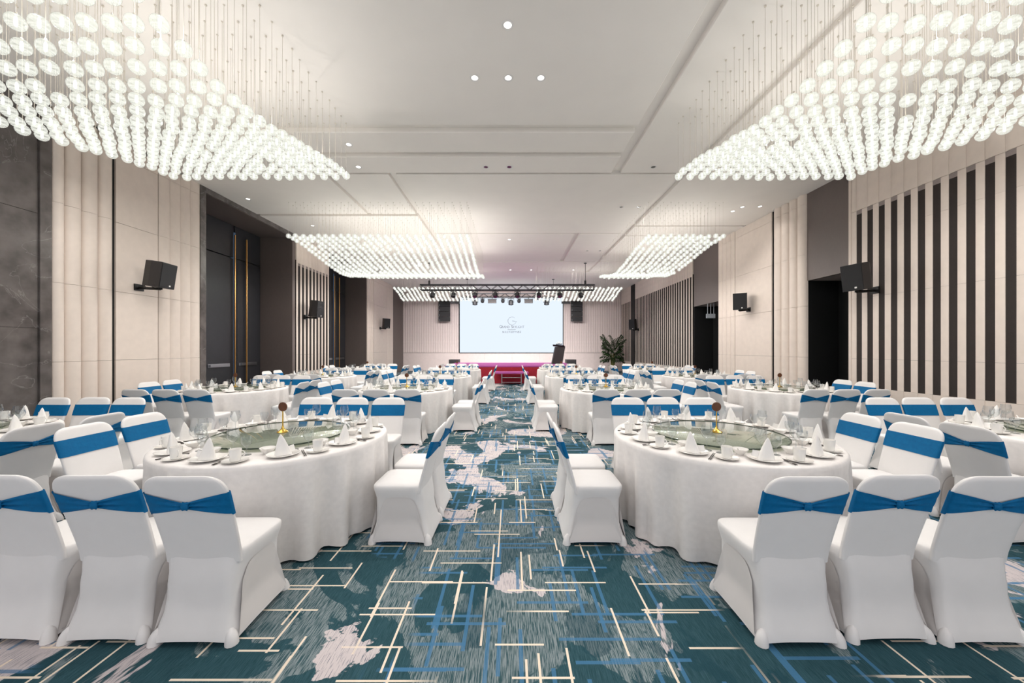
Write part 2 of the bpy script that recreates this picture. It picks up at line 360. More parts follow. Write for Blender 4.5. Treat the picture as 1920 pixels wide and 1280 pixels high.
# door bays of the left wall
def left_bay(y0, y1, idx, label):
    XB = -8.67
    b = MB()
    b.box((-9.1, y0, 5.42), (-WX-.0, y1, ZC+.1)); b.box((-9.1, y0, 0), (-9.0, y1, 5.42)); b.box((-8.99, y0-.02, 0), (-WX-.3, y0, 5.42))
    d = tag(O('door_%d' % idx, b.mesh('door_bay', M['brown'])), label, kind='structure')
    O('bay_lintel', MB().box((-WX+.02, y0, 5.43), (-WX-.15, y1, ZC)).mesh('bay_lintel', M['marble']), d)
    O('reveal_panel', MB().box((-WX-.02, y1-.02, 0), (-9.0, y1+.14, 5.42)).mesh('reveal_panel', M['brown']), d)
    L_ = y1-y0
    nl = max(2, round(L_/1.2)); ys = even(y0+.0, y1-.05, nl)
    for i, (a, c) in enumerate(zip(ys[:-1], ys[1:])):
        lf = O('door_leaf', MB().box((XB-.03, a+.02, 0.01), (XB-.08, c-.03, 4.38)).box((XB-.02, a+.10, .12), (XB-.03, c-.11, 4.26)).mesh('door_leaf', M['doorblk']), d)
        O('transom_panel', MB().box((XB-.03, a+.02, 4.41), (XB-.08, c-.03, 5.41)).mesh('transom_panel', M['doorblk']), d)
        O('push_bar', MB().box((XB+.0, a+.16, 1.02), (XB-.02, c-.22, 1.12)).box((XB+.05, a+.2, 1.04), (XB, c-.3, 1.10)).mesh('push_bar', M['steel']), lf)
        if i >= nl-2:
            O('gold_edge_bar', MB().tube((XB+.05, c-.08 if i == nl-2 else a+.42, .05), (XB+.05, c-.08 if i == nl-2 else a+.42, 5.1), .022, 8).mesh('gold_edge_bar', M['gold'], True), d)
    O('door_gap', MB().box((XB-.12, ys[-2]-.04, 0), (XB-.02, ys[-2]+.03, 5.2)).mesh('door_gap', M['bluelight']), d)  # glowing strip stands in for light seen between the leaves
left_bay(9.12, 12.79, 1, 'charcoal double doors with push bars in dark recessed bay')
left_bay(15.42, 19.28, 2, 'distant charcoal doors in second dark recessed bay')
# openings of the right wall
def right_bay(y0, y1, idx, label):
    b = MB().box((WX+.9, y0-.4, 0), (WX+1.0, y1+.4, 3.4)).box((WX+.2, y0-.05, 0), (WX+.9, y0, 3.34)).box((WX+.2, y1, 0), (WX+.9, y1+.05, 3.34))  # black faces stand in for the darkness of the corridor
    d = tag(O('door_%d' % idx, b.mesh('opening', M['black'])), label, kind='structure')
    O('header_panel', MB().box((WX+.02, y0, 3.32), (WX+.12, y1, ZC)).mesh('header_panel', M['brown']), d)
    O('header_soffit', MB().box((WX+.12, y0, 3.32), (WX+.9, y1, 3.42)).mesh('header_soffit', M['slotlip']), d)
    for s0, s1 in ((y0, (y0+y1)/2), ((y0+y1)/2, y1)):
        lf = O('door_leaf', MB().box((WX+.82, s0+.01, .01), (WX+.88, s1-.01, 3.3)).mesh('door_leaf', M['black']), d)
        O('door_handle', MB().tube((WX+.79, (s0+s1)/2, .95), (WX+.79, (s0+s1)/2, 1.25), .012).mesh('door_handle', M['metalblk'], True), lf)
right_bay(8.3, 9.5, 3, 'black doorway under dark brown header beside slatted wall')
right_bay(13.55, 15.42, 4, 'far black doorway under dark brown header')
# back wall
wb = tag(O('wall_back', MB().box((-9.2, YB+.06, 0), (9.2, YB+.25, ZC+.1)).mesh('wall_back', M['black'])), 'blush fabric wall of fine vertical ribs behind the stage', kind='structure')
rib = MB()
def back_ribs(x0, x1):
    n = round((x1-x0)/.165); wdt = (x1-x0)/n
    pts = []
    for i in range(7):
        t = i/6; pts.append((t*(wdt-.006), -.016*(1-abs(2*t-1)**2.5)))
    loop = pts+[(wdt-.006, .06), (0, .06)]
    me = MB().loft([[(x, y, z) for x, y in loop] for z in (1.285, ZC)]).mesh('wall_rib', M['backpanel'], True, 50)
    for i in range(n): O('wall_rib', me, wb, (x0+i*wdt, YB, 0))
back_ribs(-WX-.05, -3.72); back_ribs(3.60, WX+.05)
for i in range(8):
    x0 = -WX-.05+i*(2*WX+.1)/8
    O('wainscot_panel', MB().box((x0+.003, YB-.005, 0), (x0+(2*WX+.1)/8-.003, YB+.06, 1.27)).mesh('wainscot_panel', M['backpanel']), wb)
O('wainscot_cap', MB().box((-WX, YB-.02, 1.262), (WX, YB+.06, 1.285)).mesh('wainscot_cap', M['slotlip']), wb)
O('upper_panel', MB().box((-3.72, YB, 5.15), (3.6, YB+.06, ZC)).mesh('upper_panel', M['backpanel']), wb)

# ------------------------------------------------------------------ LED screen with logo
scr = tag(E('led_screen', (-.05, YB-.07, 1.29)), 'large bright LED screen showing hotel logo on back wall', 'screen')
O('screen_panel', MB().box((-3.58, -.02, 0), (3.58, .06, 3.85)).mesh('screen_panel', M['screen']), scr)
fr = MB()
for a, b_ in (((-3.63, -.025, -.03), (-3.58, .06, 3.88)), ((3.58, -.025, -.03), (3.63, .06, 3.88)), ((-3.63, -.025, -.03), (3.63, .06, 0)), ((-3.63, -.025, 3.85), (3.63, .06, 3.88))): fr.box(a, b_)
O('frame', fr.mesh('screen_frame', M['metalblk']), scr)
def letters(txt, name, size, x, z, widen=1.0, ww=None):
    cu = bpy.data.curves.new('t', 'FONT'); cu.body = txt; cu.size = size; cu.align_x = 'CENTER'; cu.resolution_u = 3; cu.extrude = .004
    if ww: cu.space_character = ww
    ob = bpy.data.objects.new('t', cu); col.objects.link(ob)
    bpy.context.view_layer.update(); dg = bpy.context.evaluated_depsgraph_get()
    me = bpy.data.meshes.new_from_object(ob.evaluated_get(dg)); bpy.data.objects.remove(ob); me.materials.clear(); me.materials.append(M['ink'])
    return O(name, me, scr, (x, -.028, z), (PI/2, 0, 0), (widen, 1, 1))
cz = lambda y: 1.575-(y-HZ)*25.6/F-1.29
xx = -.84; lset = []
for txt, size in (('G', .31), ('RAND', .24), (' ', .2), ('S', .31), ('KYLIGHT', .24)):
    if txt == ' ': xx += .12; continue
    o = letters(txt, 'logo_letters', size, 0, cz(615.0), 1.0, 1.02)
    x0 = min(v.co.x for v in o.data.vertices); x1 = max(v.co.x for v in o.data.vertices)
    o.location.x = xx-x0; xx += x1-x0+.022; lset.append(o)
wtot = xx+.84
for o in lset: o.location.x = .05+(o.location.x+.84-wtot/2)*1.72/wtot; o.scale.x = 1.72/wtot
letters('格兰云天国际大酒店', 'logo_subtitle', .155, .03, cz(623.6), .95, 1.0)
O('logo_rule', MB().box((-.26, -.03, cz(618.2)), (.32, -.024, cz(617.4))).mesh('logo_rule', M['ink']), scr)
arc = MB(); R = .29; prev = None; cx_, cz_ = .17-.12, cz(601.5)
n = 40
for i in range(n):
    a0, a1 = math.radians(42+i*300/n), math.radians(42+(i+1)*300/n); w0 = .004+.010*math.sin(PI*i/n)
    arc.add([(cx_+R*math.cos(a0), -.028, cz_+R*math.sin(a0)), (cx_+R*math.cos(a1), -.028, cz_+R*math.sin(a1)), (cx_+(R-w0-.008)*math.cos(a1), -.028, cz_+(R-w0-.008)*math.sin(a1)), (cx_+(R-w0-.008)*math.cos(a0), -.028, cz_+(R-w0-.008)*math.sin(a0))], [(0, 1, 2, 3)])
O('logo_arc', arc.mesh('logo_arc', M['ink']), scr)
O('logo_needle', MB().add([(cx_+.02, -.028, cz_+.02), (cx_+.38, -.028, cz_-.055), (cx_+.38, -.028, cz_-.062), (cx_+.02, -.028, cz_-.015)], [(0, 1, 2, 3)]).mesh('logo_needle', M['ink']), scr)

# ------------------------------------------------------------------ chandeliers of glass balls
BR = .066
def ball_mesh(mats, seg=16, rows=10, with_bulb=False):
    b = MB(); prof = [(BR*math.sin(PI*i/rows), -BR*math.cos(PI*i/rows)) for i in range(1, rows)]
    b.lathe(prof, seg)
    if with_bulb: b.lathe([(.012, -.026), (.017, -.012), (.015, .02), (.009, .034)], 8, mi=1)
    return b.mesh('glass_ball', mats, True, 60)
big_ball = ball_mesh(M['ballglass'], 20, 12)
small_ball = ball_mesh([M['ballglass'], M['bulb']], 12, 8, True)
bulb_me = MB().lathe([(.007, -.036), (.012, -.02), (.012, .02), (.007, .045)], 10).mesh('bulb', M['bulb'], True)
def zwave(pts):
    def f(y):
        if y <= pts[0][0]: return pts[0][1]
        for (a, za), (b, zb) in zip(pts[:-1], pts[1:]):
            if y <= b:
                t = (y-a)/(b-a); t = t*t*(3-2*t); return za+(zb-za)*t
        return pts[-1][1]
    return f
lamp_data = bpy.data.lights.new('bulb_lamp', 'SPOT'); lamp_data.energy = LAMP_W; lamp_data.spot_size = math.radians(178); lamp_data.spot_blend = .5; lamp_data.shadow_soft_size = .01; lamp_data.color = (1.0, .965, .93)
glow_data = bpy.data.lights.new('glow_lamp', 'POINT'); glow_data.energy = LAMP_W*.38; glow_data.shadow_soft_size = .01; glow_data.color = (1.0, .965, .93)
def chandelier(label, xs, ys, zf, detailed, seed):
    rnd = random.Random(seed)
    xc, yc = sum(xs)/len(xs), sum(ys)/len(ys)
    root = tag(E('chandelier', (xc, yc, ZC)), label, 'chandelier', 'wavy glass ball chandeliers')
    pos = []
    for i, y in enumerate(ys):
        for j, x in enumerate(xs):
            if rnd.random() < .02: continue
            pos.append((x+rnd.uniform(-.012, .012), y+rnd.uniform(-.012, .012), zf(y)+rnd.uniform(-.012, .012), i, j))
    def visible(p): 
        return p[1] > .3 and -40 < px(p[0], p[1]) < 1960 and py(p[2], p[1]) > -40
    pos.sort(key=lambda p: (not visible(p), p[1]))
    rest = MB(); wires = MB(); restpos = []
    wire_mesh = {}
    for k, (x, y, z, i, j) in enumerate(pos):
        lx, ly, lz = x-xc, y-yc, z-ZC
        if k < 300:
            o = O('glass_ball', big_ball if detailed else small_ball, root, (lx, ly, lz))
            if detailed:
                O('bulb', bulb_me, o)
                h = round((ZC-z-BR)*50)/50
                if h not in wire_mesh:
                    wire_mesh[h] = MB().tube((0, 0, BR), (0, 0, BR+h), .0022, 4).lathe([(.012, BR+h-.014), (.012, BR+h)], 8).lathe([(.011, BR-.004), (.009, BR+.012)], 8).mesh('wire', M['wire'], True)
                O('wire', wire_mesh[h], o)
            else:
                wires.tube((lx, ly, lz+BR), (lx, ly, -.0), .0016, 3).lathe([(.01, -.012), (.01, 0)], 5, (lx, ly, 0))
        else:
            restpos.append((lx, ly, lz))
            wires.tube((lx, ly, lz+BR), (lx, ly, -.0), .0016, 3).lathe([(.01, -.012), (.01, 0)], 5, (lx, ly, 0))
        if i % 6 == 5 and j % 5 == 4:
            l = bpy.data.objects.new('glow_lamp', glow_data); col.objects.link(l); l.parent = root; l.location = (lx+S/2, ly+S/2, lz-.02)
        if i % 6 == 2 and j % 5 == 2:
            l = bpy.data.objects.new('bulb_lamp', lamp_data); col.objects.link(l); l.parent = root; l.location = (lx+S/2, ly+S/2, lz-.02)
    if restpos:
        sm = small_ball; vs = [v.co[:] for v in sm.vertices]; fs = [tuple(p.vertices) for p in sm.polygons]; ms = [p.material_index for p in sm.polygons]
        for p in restpos:
            o_ = len(rest.v); rest.v += [(a+p[0], b+p[1], c+p[2]) for a, b, c in vs]; rest.f += [tuple(q+o_ for q in f) for f in fs]; rest.mi += ms
        tag(O('glass_balls', rest.mesh('glass_balls', [M['ballglass'], M['bulb']], True, 60), root), kind='stuff')
    if wires.v: tag(O('suspension_wires', wires.mesh('suspension_wires', M['wire']), root), kind='stuff')
    return root
S = .203
near_z = zwave([(1.6, 4.55), (3.85, 4.19), (6.55, 4.62)])
def rng(a, n): return [a+i*S for i in range(n)]
chandelier('near left wavy chandelier of ribbed glass balls beside marble wall', rng(-5.98, 16), rng(2.05, 23), near_z, True, 1)
chandelier('near right wavy chandelier of ribbed glass balls over slatted wall side', rng(2.95, 16), rng(2.05, 23), near_z, True, 2)
mid_z = zwave([(10.05, 4.64), (13.3, 4.27), (15.7, 4.60)])
chandelier('wide middle left glass ball chandelier hanging beyond the near one', rng(-6.1, 25), rng(10.05, 29), mid_z, False, 3)
chandelier('narrow middle right glass ball chandelier near far doorway', rng(3.74, 11), rng(10.05, 29), mid_z, False, 4)
back_z = zwave([(17.8, 4.50), (19.6, 4.12)])
chandelier('rear left glass ball chandelier behind the truss', rng(-5.72, 20), rng(17.85, 9), back_z, False, 5)
chandelier('rear right glass ball chandelier behind the truss', rng(1.25, 21), rng(17.85, 9), back_z, False, 6)

# ------------------------------------------------------------------ downlights
dl_ring = MB().lathe([(.048, .0), (.075, -.004), (.078, 0), (.05, .004)], 20, cap0=False, cap1=False).mesh('trim_ring', M['trim'], True)
dl_lit = MB().lathe([(.05, .0), (.03, .004)], 16).mesh('lens', M['lit']); dl_dark = MB().lathe([(.05, -.001), (.035, .02), (.02, .012)], 16).mesh('reflector', M['reflector'], True)
spot = bpy.data.lights.new('downlight_lamp', 'SPOT'); spot.energy = 66; spot.spot_size = math.radians(120); spot.spot_blend = .8; spot.shadow_soft_size = .05; spot.color = (1, .96, .92)
wall_spot = spot.copy(); wall_spot.energy = 22
DL = [(952, 47, 1, 'single round downlight nearest the camera in the ceiling'), (890, 146, 1, 'left of three downlights in a row over the aisle'), (953, 146, 1, 'middle of three downlights in a row over the aisle'),
      (1014, 146, 1, 'right of three downlights in a row over the aisle'), (654, 271, 1, 'small downlight beside tip of near left chandelier'), (672, 313, 1, 'white ringed downlight by the stepped ceiling edge, left'),
      (911, 313, 0, 'dark downlight by the stepped ceiling edge, left of a pair'), (955, 313, 0, 'dark downlight by the stepped ceiling edge, right of a pair'), (1225, 313, 0, 'dark downlight beside tip of near right chandelier'),
      (465, 373, 1, 'bright downlight above the charcoal double doors'), (586, 423, 1, 'bright downlight over the middle left chandelier'), (1165, 388, 0, 'dark downlight left of a pair before the right groove'),
      (1198, 388, 0, 'dark downlight right of a pair before the right groove'), (1374, 396, 1, 'nearest the chandelier of three bright right-hand downlights'), (1392, 388, 1, 'middle of three bright right-hand downlights'),
      (1425, 387, 1, 'outermost of three bright right-hand downlights'), (955, 449, 1, 'bright downlight midway down the central ceiling'), (1101, 470, 0, 'distant dark downlight left of a pair'),
      (1125, 470, 0, 'distant dark downlight right of a pair'), (957, 506, 1, 'far bright downlight before the truss, left'), (996, 506, 1, 'far bright downlight before the truss, middle'), (1075, 506, 1, 'far bright downlight before the truss, right')]
DL = [((x-960)*(ZC-CH)/(HZ-y), (ZC-CH)*F/(HZ-y), lit, lab) for x, y, lit, lab in DL]
DL += [(-2.1, 1.2, 1, 'added unseen downlight above the camera over the left front table'), (1.9, 1.2, 1, 'added unseen downlight above the camera over the right front table'), (-6.6, 1.6, 1, 'added unseen downlight overhead by the left marble wall'), (6.5, 1.6, 1, 'added unseen downlight overhead by the right slatted wall')]  # out-of-view downlights added to light the near end
for X, Y, lit, lab in DL:
    d = tag(E('downlight', (X, Y, ZC-.001)), lab, 'downlight', 'recessed ceiling downlights')
    O('trim_ring', dl_ring, d); O('lens' if lit else 'reflector', dl_lit if lit else dl_dark, d)
    if True:  # dark downlights get an added lamp too, for more light
        l = bpy.data.objects.new('downlight_lamp', wall_spot if abs(X) > 4.5 else spot); col.objects.link(l); l.parent = d; l.location = (0, 0, -.03)

# ------------------------------------------------------------------ stage
stg = tag(E('stage', (-.1, 16.5, 0)), 'low portable stage with red carpet coloured as under bluish light and red pleated skirt', 'stage')
SW, SD, SH = 2.95, 3.7, .80
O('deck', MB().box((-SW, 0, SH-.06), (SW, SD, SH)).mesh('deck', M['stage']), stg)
def pleats(L_):
    b = MB(); n = int(L_/.05); top = []; bot = []
    for i in range(n+1):
        x = -L_/2+L_*i/n; a = .012*(1 if i % 2 else -1)
        top.append((x, a*.5, SH-.07)); bot.append((x, a*1.4, .01))
    vs = top+bot; m_ = n+1
    return b.add(vs, [(i, i+1, m_+i+1, m_+i) for i in range(n)]).mesh('skirt', M['red'], True, 80)
O('skirt', pleats(2*SW), stg, (0, -.0, 0)); O('skirt', pleats(SD), stg, (-SW, SD/2, 0), (0, 0, PI/2)); O('skirt', pleats(SD), stg, (SW, SD/2, 0), (0, 0, PI/2))
O('stage_frame', MB().box((-SW+.1, .1, 0), (SW-.1, SD-.1, SH-.07)).mesh('stage_frame', M['metalblk']), stg)
st = tag(E('stage_steps', (-.02, 15.75, 0)), 'portable stage steps, red carpet coloured as under bluish light, metal frame at aisle end', 'steps')
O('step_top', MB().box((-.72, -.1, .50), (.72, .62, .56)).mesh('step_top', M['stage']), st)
for sx in (-.42, .42):
    O('step_leg', MB().tube((sx, -.08, .0), (sx, -.05, .5), .018).tube((sx, .5, 0), (sx, .5, .5), .018).mesh('step_leg', M['steel'], True), st)
for z in (.13, .33):
    O('rung', MB().tube((-.42, -.07, z), (.42, -.07, z), .014).mesh('rung', M['steel'], True), st)
lec = tag(E('lectern', (2.36, 18.6, SH)), 'black slanted lectern standing on right end of stage', 'lectern')
O('body', MB().loft([[(-.27+dx, -.2, 0), (.25+dx, -.2, 0), (.25+dx, .2, 0), (-.27+dx, .2, 0)] if k == 0 else [(-.18, -.2, .86), (.30, -.2, .86), (.30, .2, .86), (-.18, .2, .86)] for k, dx in ((0, -.09), (1, 0))]).mesh('body', M['spk']), lec)
O('reading_top', MB().loft([[(-.30, -.26, .90), (.26, -.26, .86), (.34, .26, .84), (-.26, .26, .88)], [(-.33, -.28, .97), (.24, -.28, .93), (.36, .28, .89), (-.28, .28, .95)]]).mesh('reading_top', M['metalblk']), lec)
fl = tag(E('flower_arrangement', (2.38, 18.6, SH+.96)), 'small pale flower arrangement on top of lectern', 'flowers')
fb = MB()
for i in range(14):
    a = random.random()*6.28; r = random.random()*.16; fb.lathe([(.006, -.02), (.03, .0), (.026, .03), (.006, .045)], 6, (r*math.cos(a), r*math.sin(a)*.5, .05+.06*random.random()))
O('blossoms', fb.mesh('blossoms', M['flower'], True), fl); O('tray', MB().lathe([(.14, 0), (.18, .03), (.17, .032)], 12).mesh('tray', M['metalblk'], True), fl)
for sx, lab in ((-3.22, 'black subwoofer on floor by left end of stage'), (3.28, 'black subwoofer on floor by right end of stage')):
    s = tag(E('subwoofer', (sx, 20.6, 0)), lab, 'speaker', 'stage subwoofers')
    O('cabinet', MB().box((-.27, -.3, 0), (.27, .3, .96)).mesh('cabinet', M['spk']), s); O('grille', MB().box((-.25, -.32, .04), (.25, -.3, .92)).mesh('grille', M['grille']), s)

# line arrays
for sx, lab in ((-4.55, 'black line array speaker stack left of screen'), (4.35, 'black line array speaker stack right of screen')):
    la = tag(E('line_array', (sx, 24.9, 3.38)), lab, 'speaker', 'line arrays by the screen')
    for k in range(4):
        e_ = O('array_cabinet', MB().loft([[(-.39, -.2, .335*k+.012), (.39, -.2, .335*k+.012), (.34, .2, .335*k+.03), (-.34, .2, .335*k+.03)], [(-.39, -.2, .335*k+.325), (.39, -.2, .335*k+.325), (.34, .2, .335*k+.31), (-.34, .2, .335*k+.31)]]).mesh('array_cabinet', M['grille']), la)
        O('badge', MB().box((-.34, -.205, .335*k+.08), (-.30, -.2, .335*k+.12)).mesh('badge', M['signgrey']), e_)
    O('fly_bar', MB().box((-.40, -.06, 1.35), (.40, .06, 1.42)).tube((0, 0, 1.42), (0, 0, ZC-3.39), .012).mesh('fly_bar', M['metalblk']), la)
    q = 1 if sx < 0 else -1
    O('bracket_beam', MB().box((q*.40, -.05, 1.22), (q*1.0, .05, 1.38)).mesh('bracket_beam', M['truss']), la)

# trusses and stage lights
def truss(x0, x1, y, z, h, label, step):
    t = tag(E('lighting_truss', ((x0+x1)/2, y, z)), label, 'truss'); L_ = (x1-x0)/2
    for sy in (-h/2, h/2):
        for sz in (-h/2, h/2):
            O('chord', MB().tube((-L_, sy, sz), (L_, sy, sz), .022, 6).mesh('chord', M['truss'], True), t)
    n = int(2*L_/step)
    for sy in (-h/2, h/2):
        br = MB()
        for i in range(n):
            a = -L_+2*L_*i/n; b_ = -L_+2*L_*(i+1)/n; up = i % 2
            br.tube((a, sy, -h/2 if up else h/2), (b_, sy, h/2 if up else -h/2), .011, 5)
        O('lacing', br.mesh('lacing', M['truss'], True), t)
    for ex in (-L_, L_):
        O('end_frame', MB().tube((ex, -h/2, -h/2), (ex, -h/2, h/2), .015, 6).tube((ex, h/2, -h/2), (ex, h/2, h/2), .015, 6).tube((ex, -h/2, h/2), (ex, h/2, h/2), .015, 6).tube((ex, -h/2, -h/2), (ex, h/2, -h/2), .015, 6).mesh('end_frame', M['truss'], True), t)
    for ex in (-L_*.9, L_*.9):
        O('hanger', MB().tube((ex, 0, h/2), (ex, 0, ZC-z), .012, 6).lathe([(.07, ZC-z-.03), (.07, ZC-z)], 10, (ex, 0, 0)).lathe([(.05, h/2), (.05, h/2+.2)], 8, (ex, 0, 0)).mesh('hanger', M['truss'], True), t)
    return t
TY = 17.2
truss(-4.27, 3.83, TY, 4.42, .24, 'front dark metal lighting truss before rear chandeliers', .3)
truss(-2.85, 2.65, 21.2, 4.62, .22, 'rear lighting truss close to the screen', .3)
def stage_light(x, y, ztop, kind, label):
    r = tag(E('stage_light', (x, y, ztop)), label, 'stage light', 'stage lights on the trusses')
    O('clamp', MB().tube((0, 0, 0), (0, 0, -.09), .018).box((-.03, -.03, -.02), (.03, .03, .02)).mesh('clamp', M['metalblk']), r)
    if kind == 'panel':
        O('housing', MB().box((-.24, -.07, -.34), (.24, .07, -.12)).box((-.26, -.08, -.13), (.26, .08, -.10)).mesh('housing', M['lightbody']), r)
        O('lens', MB().box((-.22, -.075, -.31), (.22, -.07, -.27)).box((-.22, -.075, -.22), (.22, -.07, -.18)).mesh('lens', M['reflector']), r)
    elif kind == 'disc':
        O('housing', MB().lathe([(.10, -.14), (.13, -.12), (.12, -.09), (.04, -.08)], 14).mesh('housing', M['lightbody'], True), r)
    else:
        s_ = {'par': .85, 'head': 1.25, 'spot': 1.0}[kind]
        O('yoke', MB().box((-.13*s_, -.03, -.10), (.13*s_, .03, -.07)).box((-.14*s_, -.03, -.26*s_), (-.12*s_, .03, -.07)).box((.12*s_, -.03, -.26*s_), (.14*s_, .03, -.07)).mesh('yoke', M['lightbody']), r)
        h = O('housing', MB().lathe([(.05*s_, .12*s_), (.105*s_, .08*s_), (.115*s_, -.10*s_), (.10*s_, -.12*s_)], 14).mesh('housing', M['lightbody'], True), r, (0, 0, -.24*s_), (math.radians(-35 if kind != 'head' else -5), 0, 0))
        O('lens', MB().lathe([(.085*s_, -.122*s_), (.08*s_, -.128*s_)], 14).mesh('lens', M['reflector']), h)
    if kind == 'spot':
        l = bpy.data.objects.new('back_wall_fill', back_wall_fill); col.objects.link(l); l.parent = r; l.location = (0, .06, -.36); l.rotation_euler = (math.radians(72), 0, 0)
    return r
back_wall_fill = bpy.data.lights.new('back_wall_fill', 'SPOT'); back_wall_fill.energy = 620; back_wall_fill.spot_size = math.radians(95); back_wall_fill.spot_blend = 1.; back_wall_fill.shadow_soft_size = .06; back_wall_fill.color = (1, .95, .95)  # lamp added in the dark fixtures to brighten the back wall
names = ['leftmost', 'second', 'third', 'fourth', 'fifth', 'sixth', 'seventh', 'rightmost']
for i, x in enumerate((812, 851, 891, 929, 970, 1010, 1049, 1088)):
    stage_light((x-960)*TY/F, TY-.12, 4.30, 'spot', 'dark stage spotlight under front truss, %s from the left' % names[i] if 0 < i < 7 else '%s dark stage spotlight under the front truss' % names[i])
for x, k, lab in ((873, 'disc', 'small flat light at left end of rear truss'), (891, 'head', 'moving head light under left part of rear truss'), (905, 'par', 'par can between left moving head and batten light'), (923, 'panel', 'rectangular batten light left of rear truss centre'),
                  (943, 'par', 'par can just left of central moving head'), (958, 'head', 'large central moving head light before screen top'), (973, 'par', 'par can just right of central moving head'), (991, 'panel', 'rectangular batten light right of rear truss centre'),
                  (1008, 'disc', 'flat light right of the right batten'), (1024.5, 'head', 'moving head light under right part of rear truss'), (1040, 'disc', 'small flat light at right end of rear truss')):
    stage_light((x-960)*21.2/F, 21.09, 4.51, k, lab)

# ------------------------------------------------------------------ wall speakers
def wall_speaker(sd, X, Y, Z, yaw, tilt, size, label):
    """cabinet centre at X,Y,Z; yaw turns its front away from -Y; arm back to the wall"""
    r = tag(E('wall_speaker', (X, Y, Z), 0), label, 'speaker', 'wall mounted loudspeakers')
    w_, d_, h_ = size
    body = [(-w_/2, -d_/2), (w_/2, -d_/2), (w_/2*.98, d_*.05), (w_*.28, d_/2), (-w_*.28, d_/2), (-w_/2*.98, d_*.05)]
    c = O('cabinet', MB().loft([[(x, y, z) for x, y in body] for z in (-h_/2, h_/2)]).mesh('cabinet', M['spk']), r, (0, 0, 0), (tilt, 0, yaw))
    O('grille', MB().box((-w_*.48, -d_/2-.012, -h_*.485), (w_*.48, -d_/2, h_*.485)).mesh('grille', M['grille']), c)
    O('badge', MB().box((w_*.10, -d_/2-.016, -h_*.42), (w_*.20, -d_/2-.012, -h_*.36)).mesh('badge', M['trim']), c)
    wx = sd*WX-X - sd*.015
    yo = d_*.2
    O('wall_plate', MB().box((wx-.015, yo-.09, -h_*.62), (wx+.015, yo+.09, -h_*.36)).mesh('wall_plate', M['metalblk']), r)
    O('arm', MB().tube((wx, yo, -h_*.50), (0, .04, -h_*.56), .028, 8).tube((0, .04, -h_*.58), (0, .04, -h_*.44), .035, 8).mesh('arm', M['metalblk'], True), r)
    cb = MB(); pr = None
    for i in range(9):
        t = i/8; p = (wx*(1-t*.55), yo+.03+.05*math.sin(t*9), -h_*.45+.05*math.sin(t*PI)+.03*math.cos(t*11))
        if pr: cb.tube(pr, p, .006, 5)
        pr = p
    O('cable', cb.mesh('cable', M['metalblk'], True), r)
    return r
def spk_at(sd, pxx, pyy, off, yaw, tilt, size, label):
    X = sd*(WX-off); Y = X*F/(pxx-960); Z = CH+(HZ-pyy)*Y/F
    return wall_speaker(sd, X, Y, Z, yaw, tilt, size, label)
T = math.radians
spk_at(-1, 297, 515, .48, T(97), T(8), (.38, .36, .50), 'black wall speaker on cream panel near the left marble wall')
spk_at(1, 1610, 519, .42, T(-78), T(8), (.40, .36, .54), 'black wall speaker in front of the near right slats')
spk_at(1, 1388, 565, .32, T(-36), T(6), (.38, .34, .52), 'black wall speaker on smooth cream panel of right wall')
spk_at(-1, 592, 579, .42, T(84), T(6), (.40, .36, .60), 'black wall speaker over left slatted section between door bays')
spk_at(-1, 723, 606, .34, T(50), T(5), (.38, .34, .56), 'small distant black wall speaker near left stage corner')
spk_at(1, 1188, 608, .34, T(-55), T(5), (.40, .34, .62), 'distant black wall speaker on right wall near the palm')

# exit sign, palm
ex = tag(E('exit_sign', (7.72, 14.3, 2.75)), 'small grey sign hanging on rods in the far doorway', 'sign')
O('sign_panel', MB().box((-.17, -.02, 0), (.17, .02, .17)).mesh('sign_panel', M['signgrey']), ex)
for x in (-.12, .0, .12): O('rod', MB().tube((x, 0, .17), (x, 0, .57), .01, 6).mesh('rod', M['signgrey'], True), ex)
pl = tag(E('potted_palm', (6.35, 23.2, 0)), 'tall leafy potted palm in right corner by the back wall', 'plant')
O('pot', MB().lathe([(.22, 0), (.30, .25), (.32, .48), (.29, .48), (.27, .42)], 20).mesh('pot', M['pot'], True), pl)
for i in range(9):
    a = i*2.4; O('stem', MB().tube((.08*math.cos(a), .08*math.sin(a), .42), (.16*math.cos(a), .16*math.sin(a), 1.25), .03, 6, .018).mesh('stem', M['stem'], True), pl)
def frond(L_, rise, droop, seed):
    rn = random.Random(seed); b = MB(); pts = []
    n = 14
    for i in range(n+1):
        t = i/n; pts.append(Vector((L_*t, 0, rise*t-droop*t*t)))
    for p, q in zip(pts[:-1], pts[1:]): b.tube(p, q, .008, 4)
    for i in range(3, n+1):
        t = i/n; ll = .34*math.sin(PI*min(1, t*.85+.12))+.06
        for s_ in (-1, 1):
            for k in range(2):
                p = pts[i]-(pts[i]-pts[i-1])*.5*k; d = Vector((.55, s_*.8, rn.uniform(-.5, .05))).normalized(); wv = Vector((.7, -s_*.5, .1)).normalized()*.022
                b.add([p, p+d*ll*.5+wv, p+d*ll+Vector((0, 0, -.06)), p+d*ll*.5-wv], [(0, 1, 2, 3)])
    return b.mesh('frond', M['leaf'])
for i in range(44):
    up = i/44
    me = frond(.42+.26*random.random(), .25+.85*up+.12*random.random(), .30+.18*(1-up), i)
    O('frond', me, pl, (.12*math.cos(i*2.4), .12*math.sin(i*2.4), .78+.95*up), (0, 0, i*2.399))

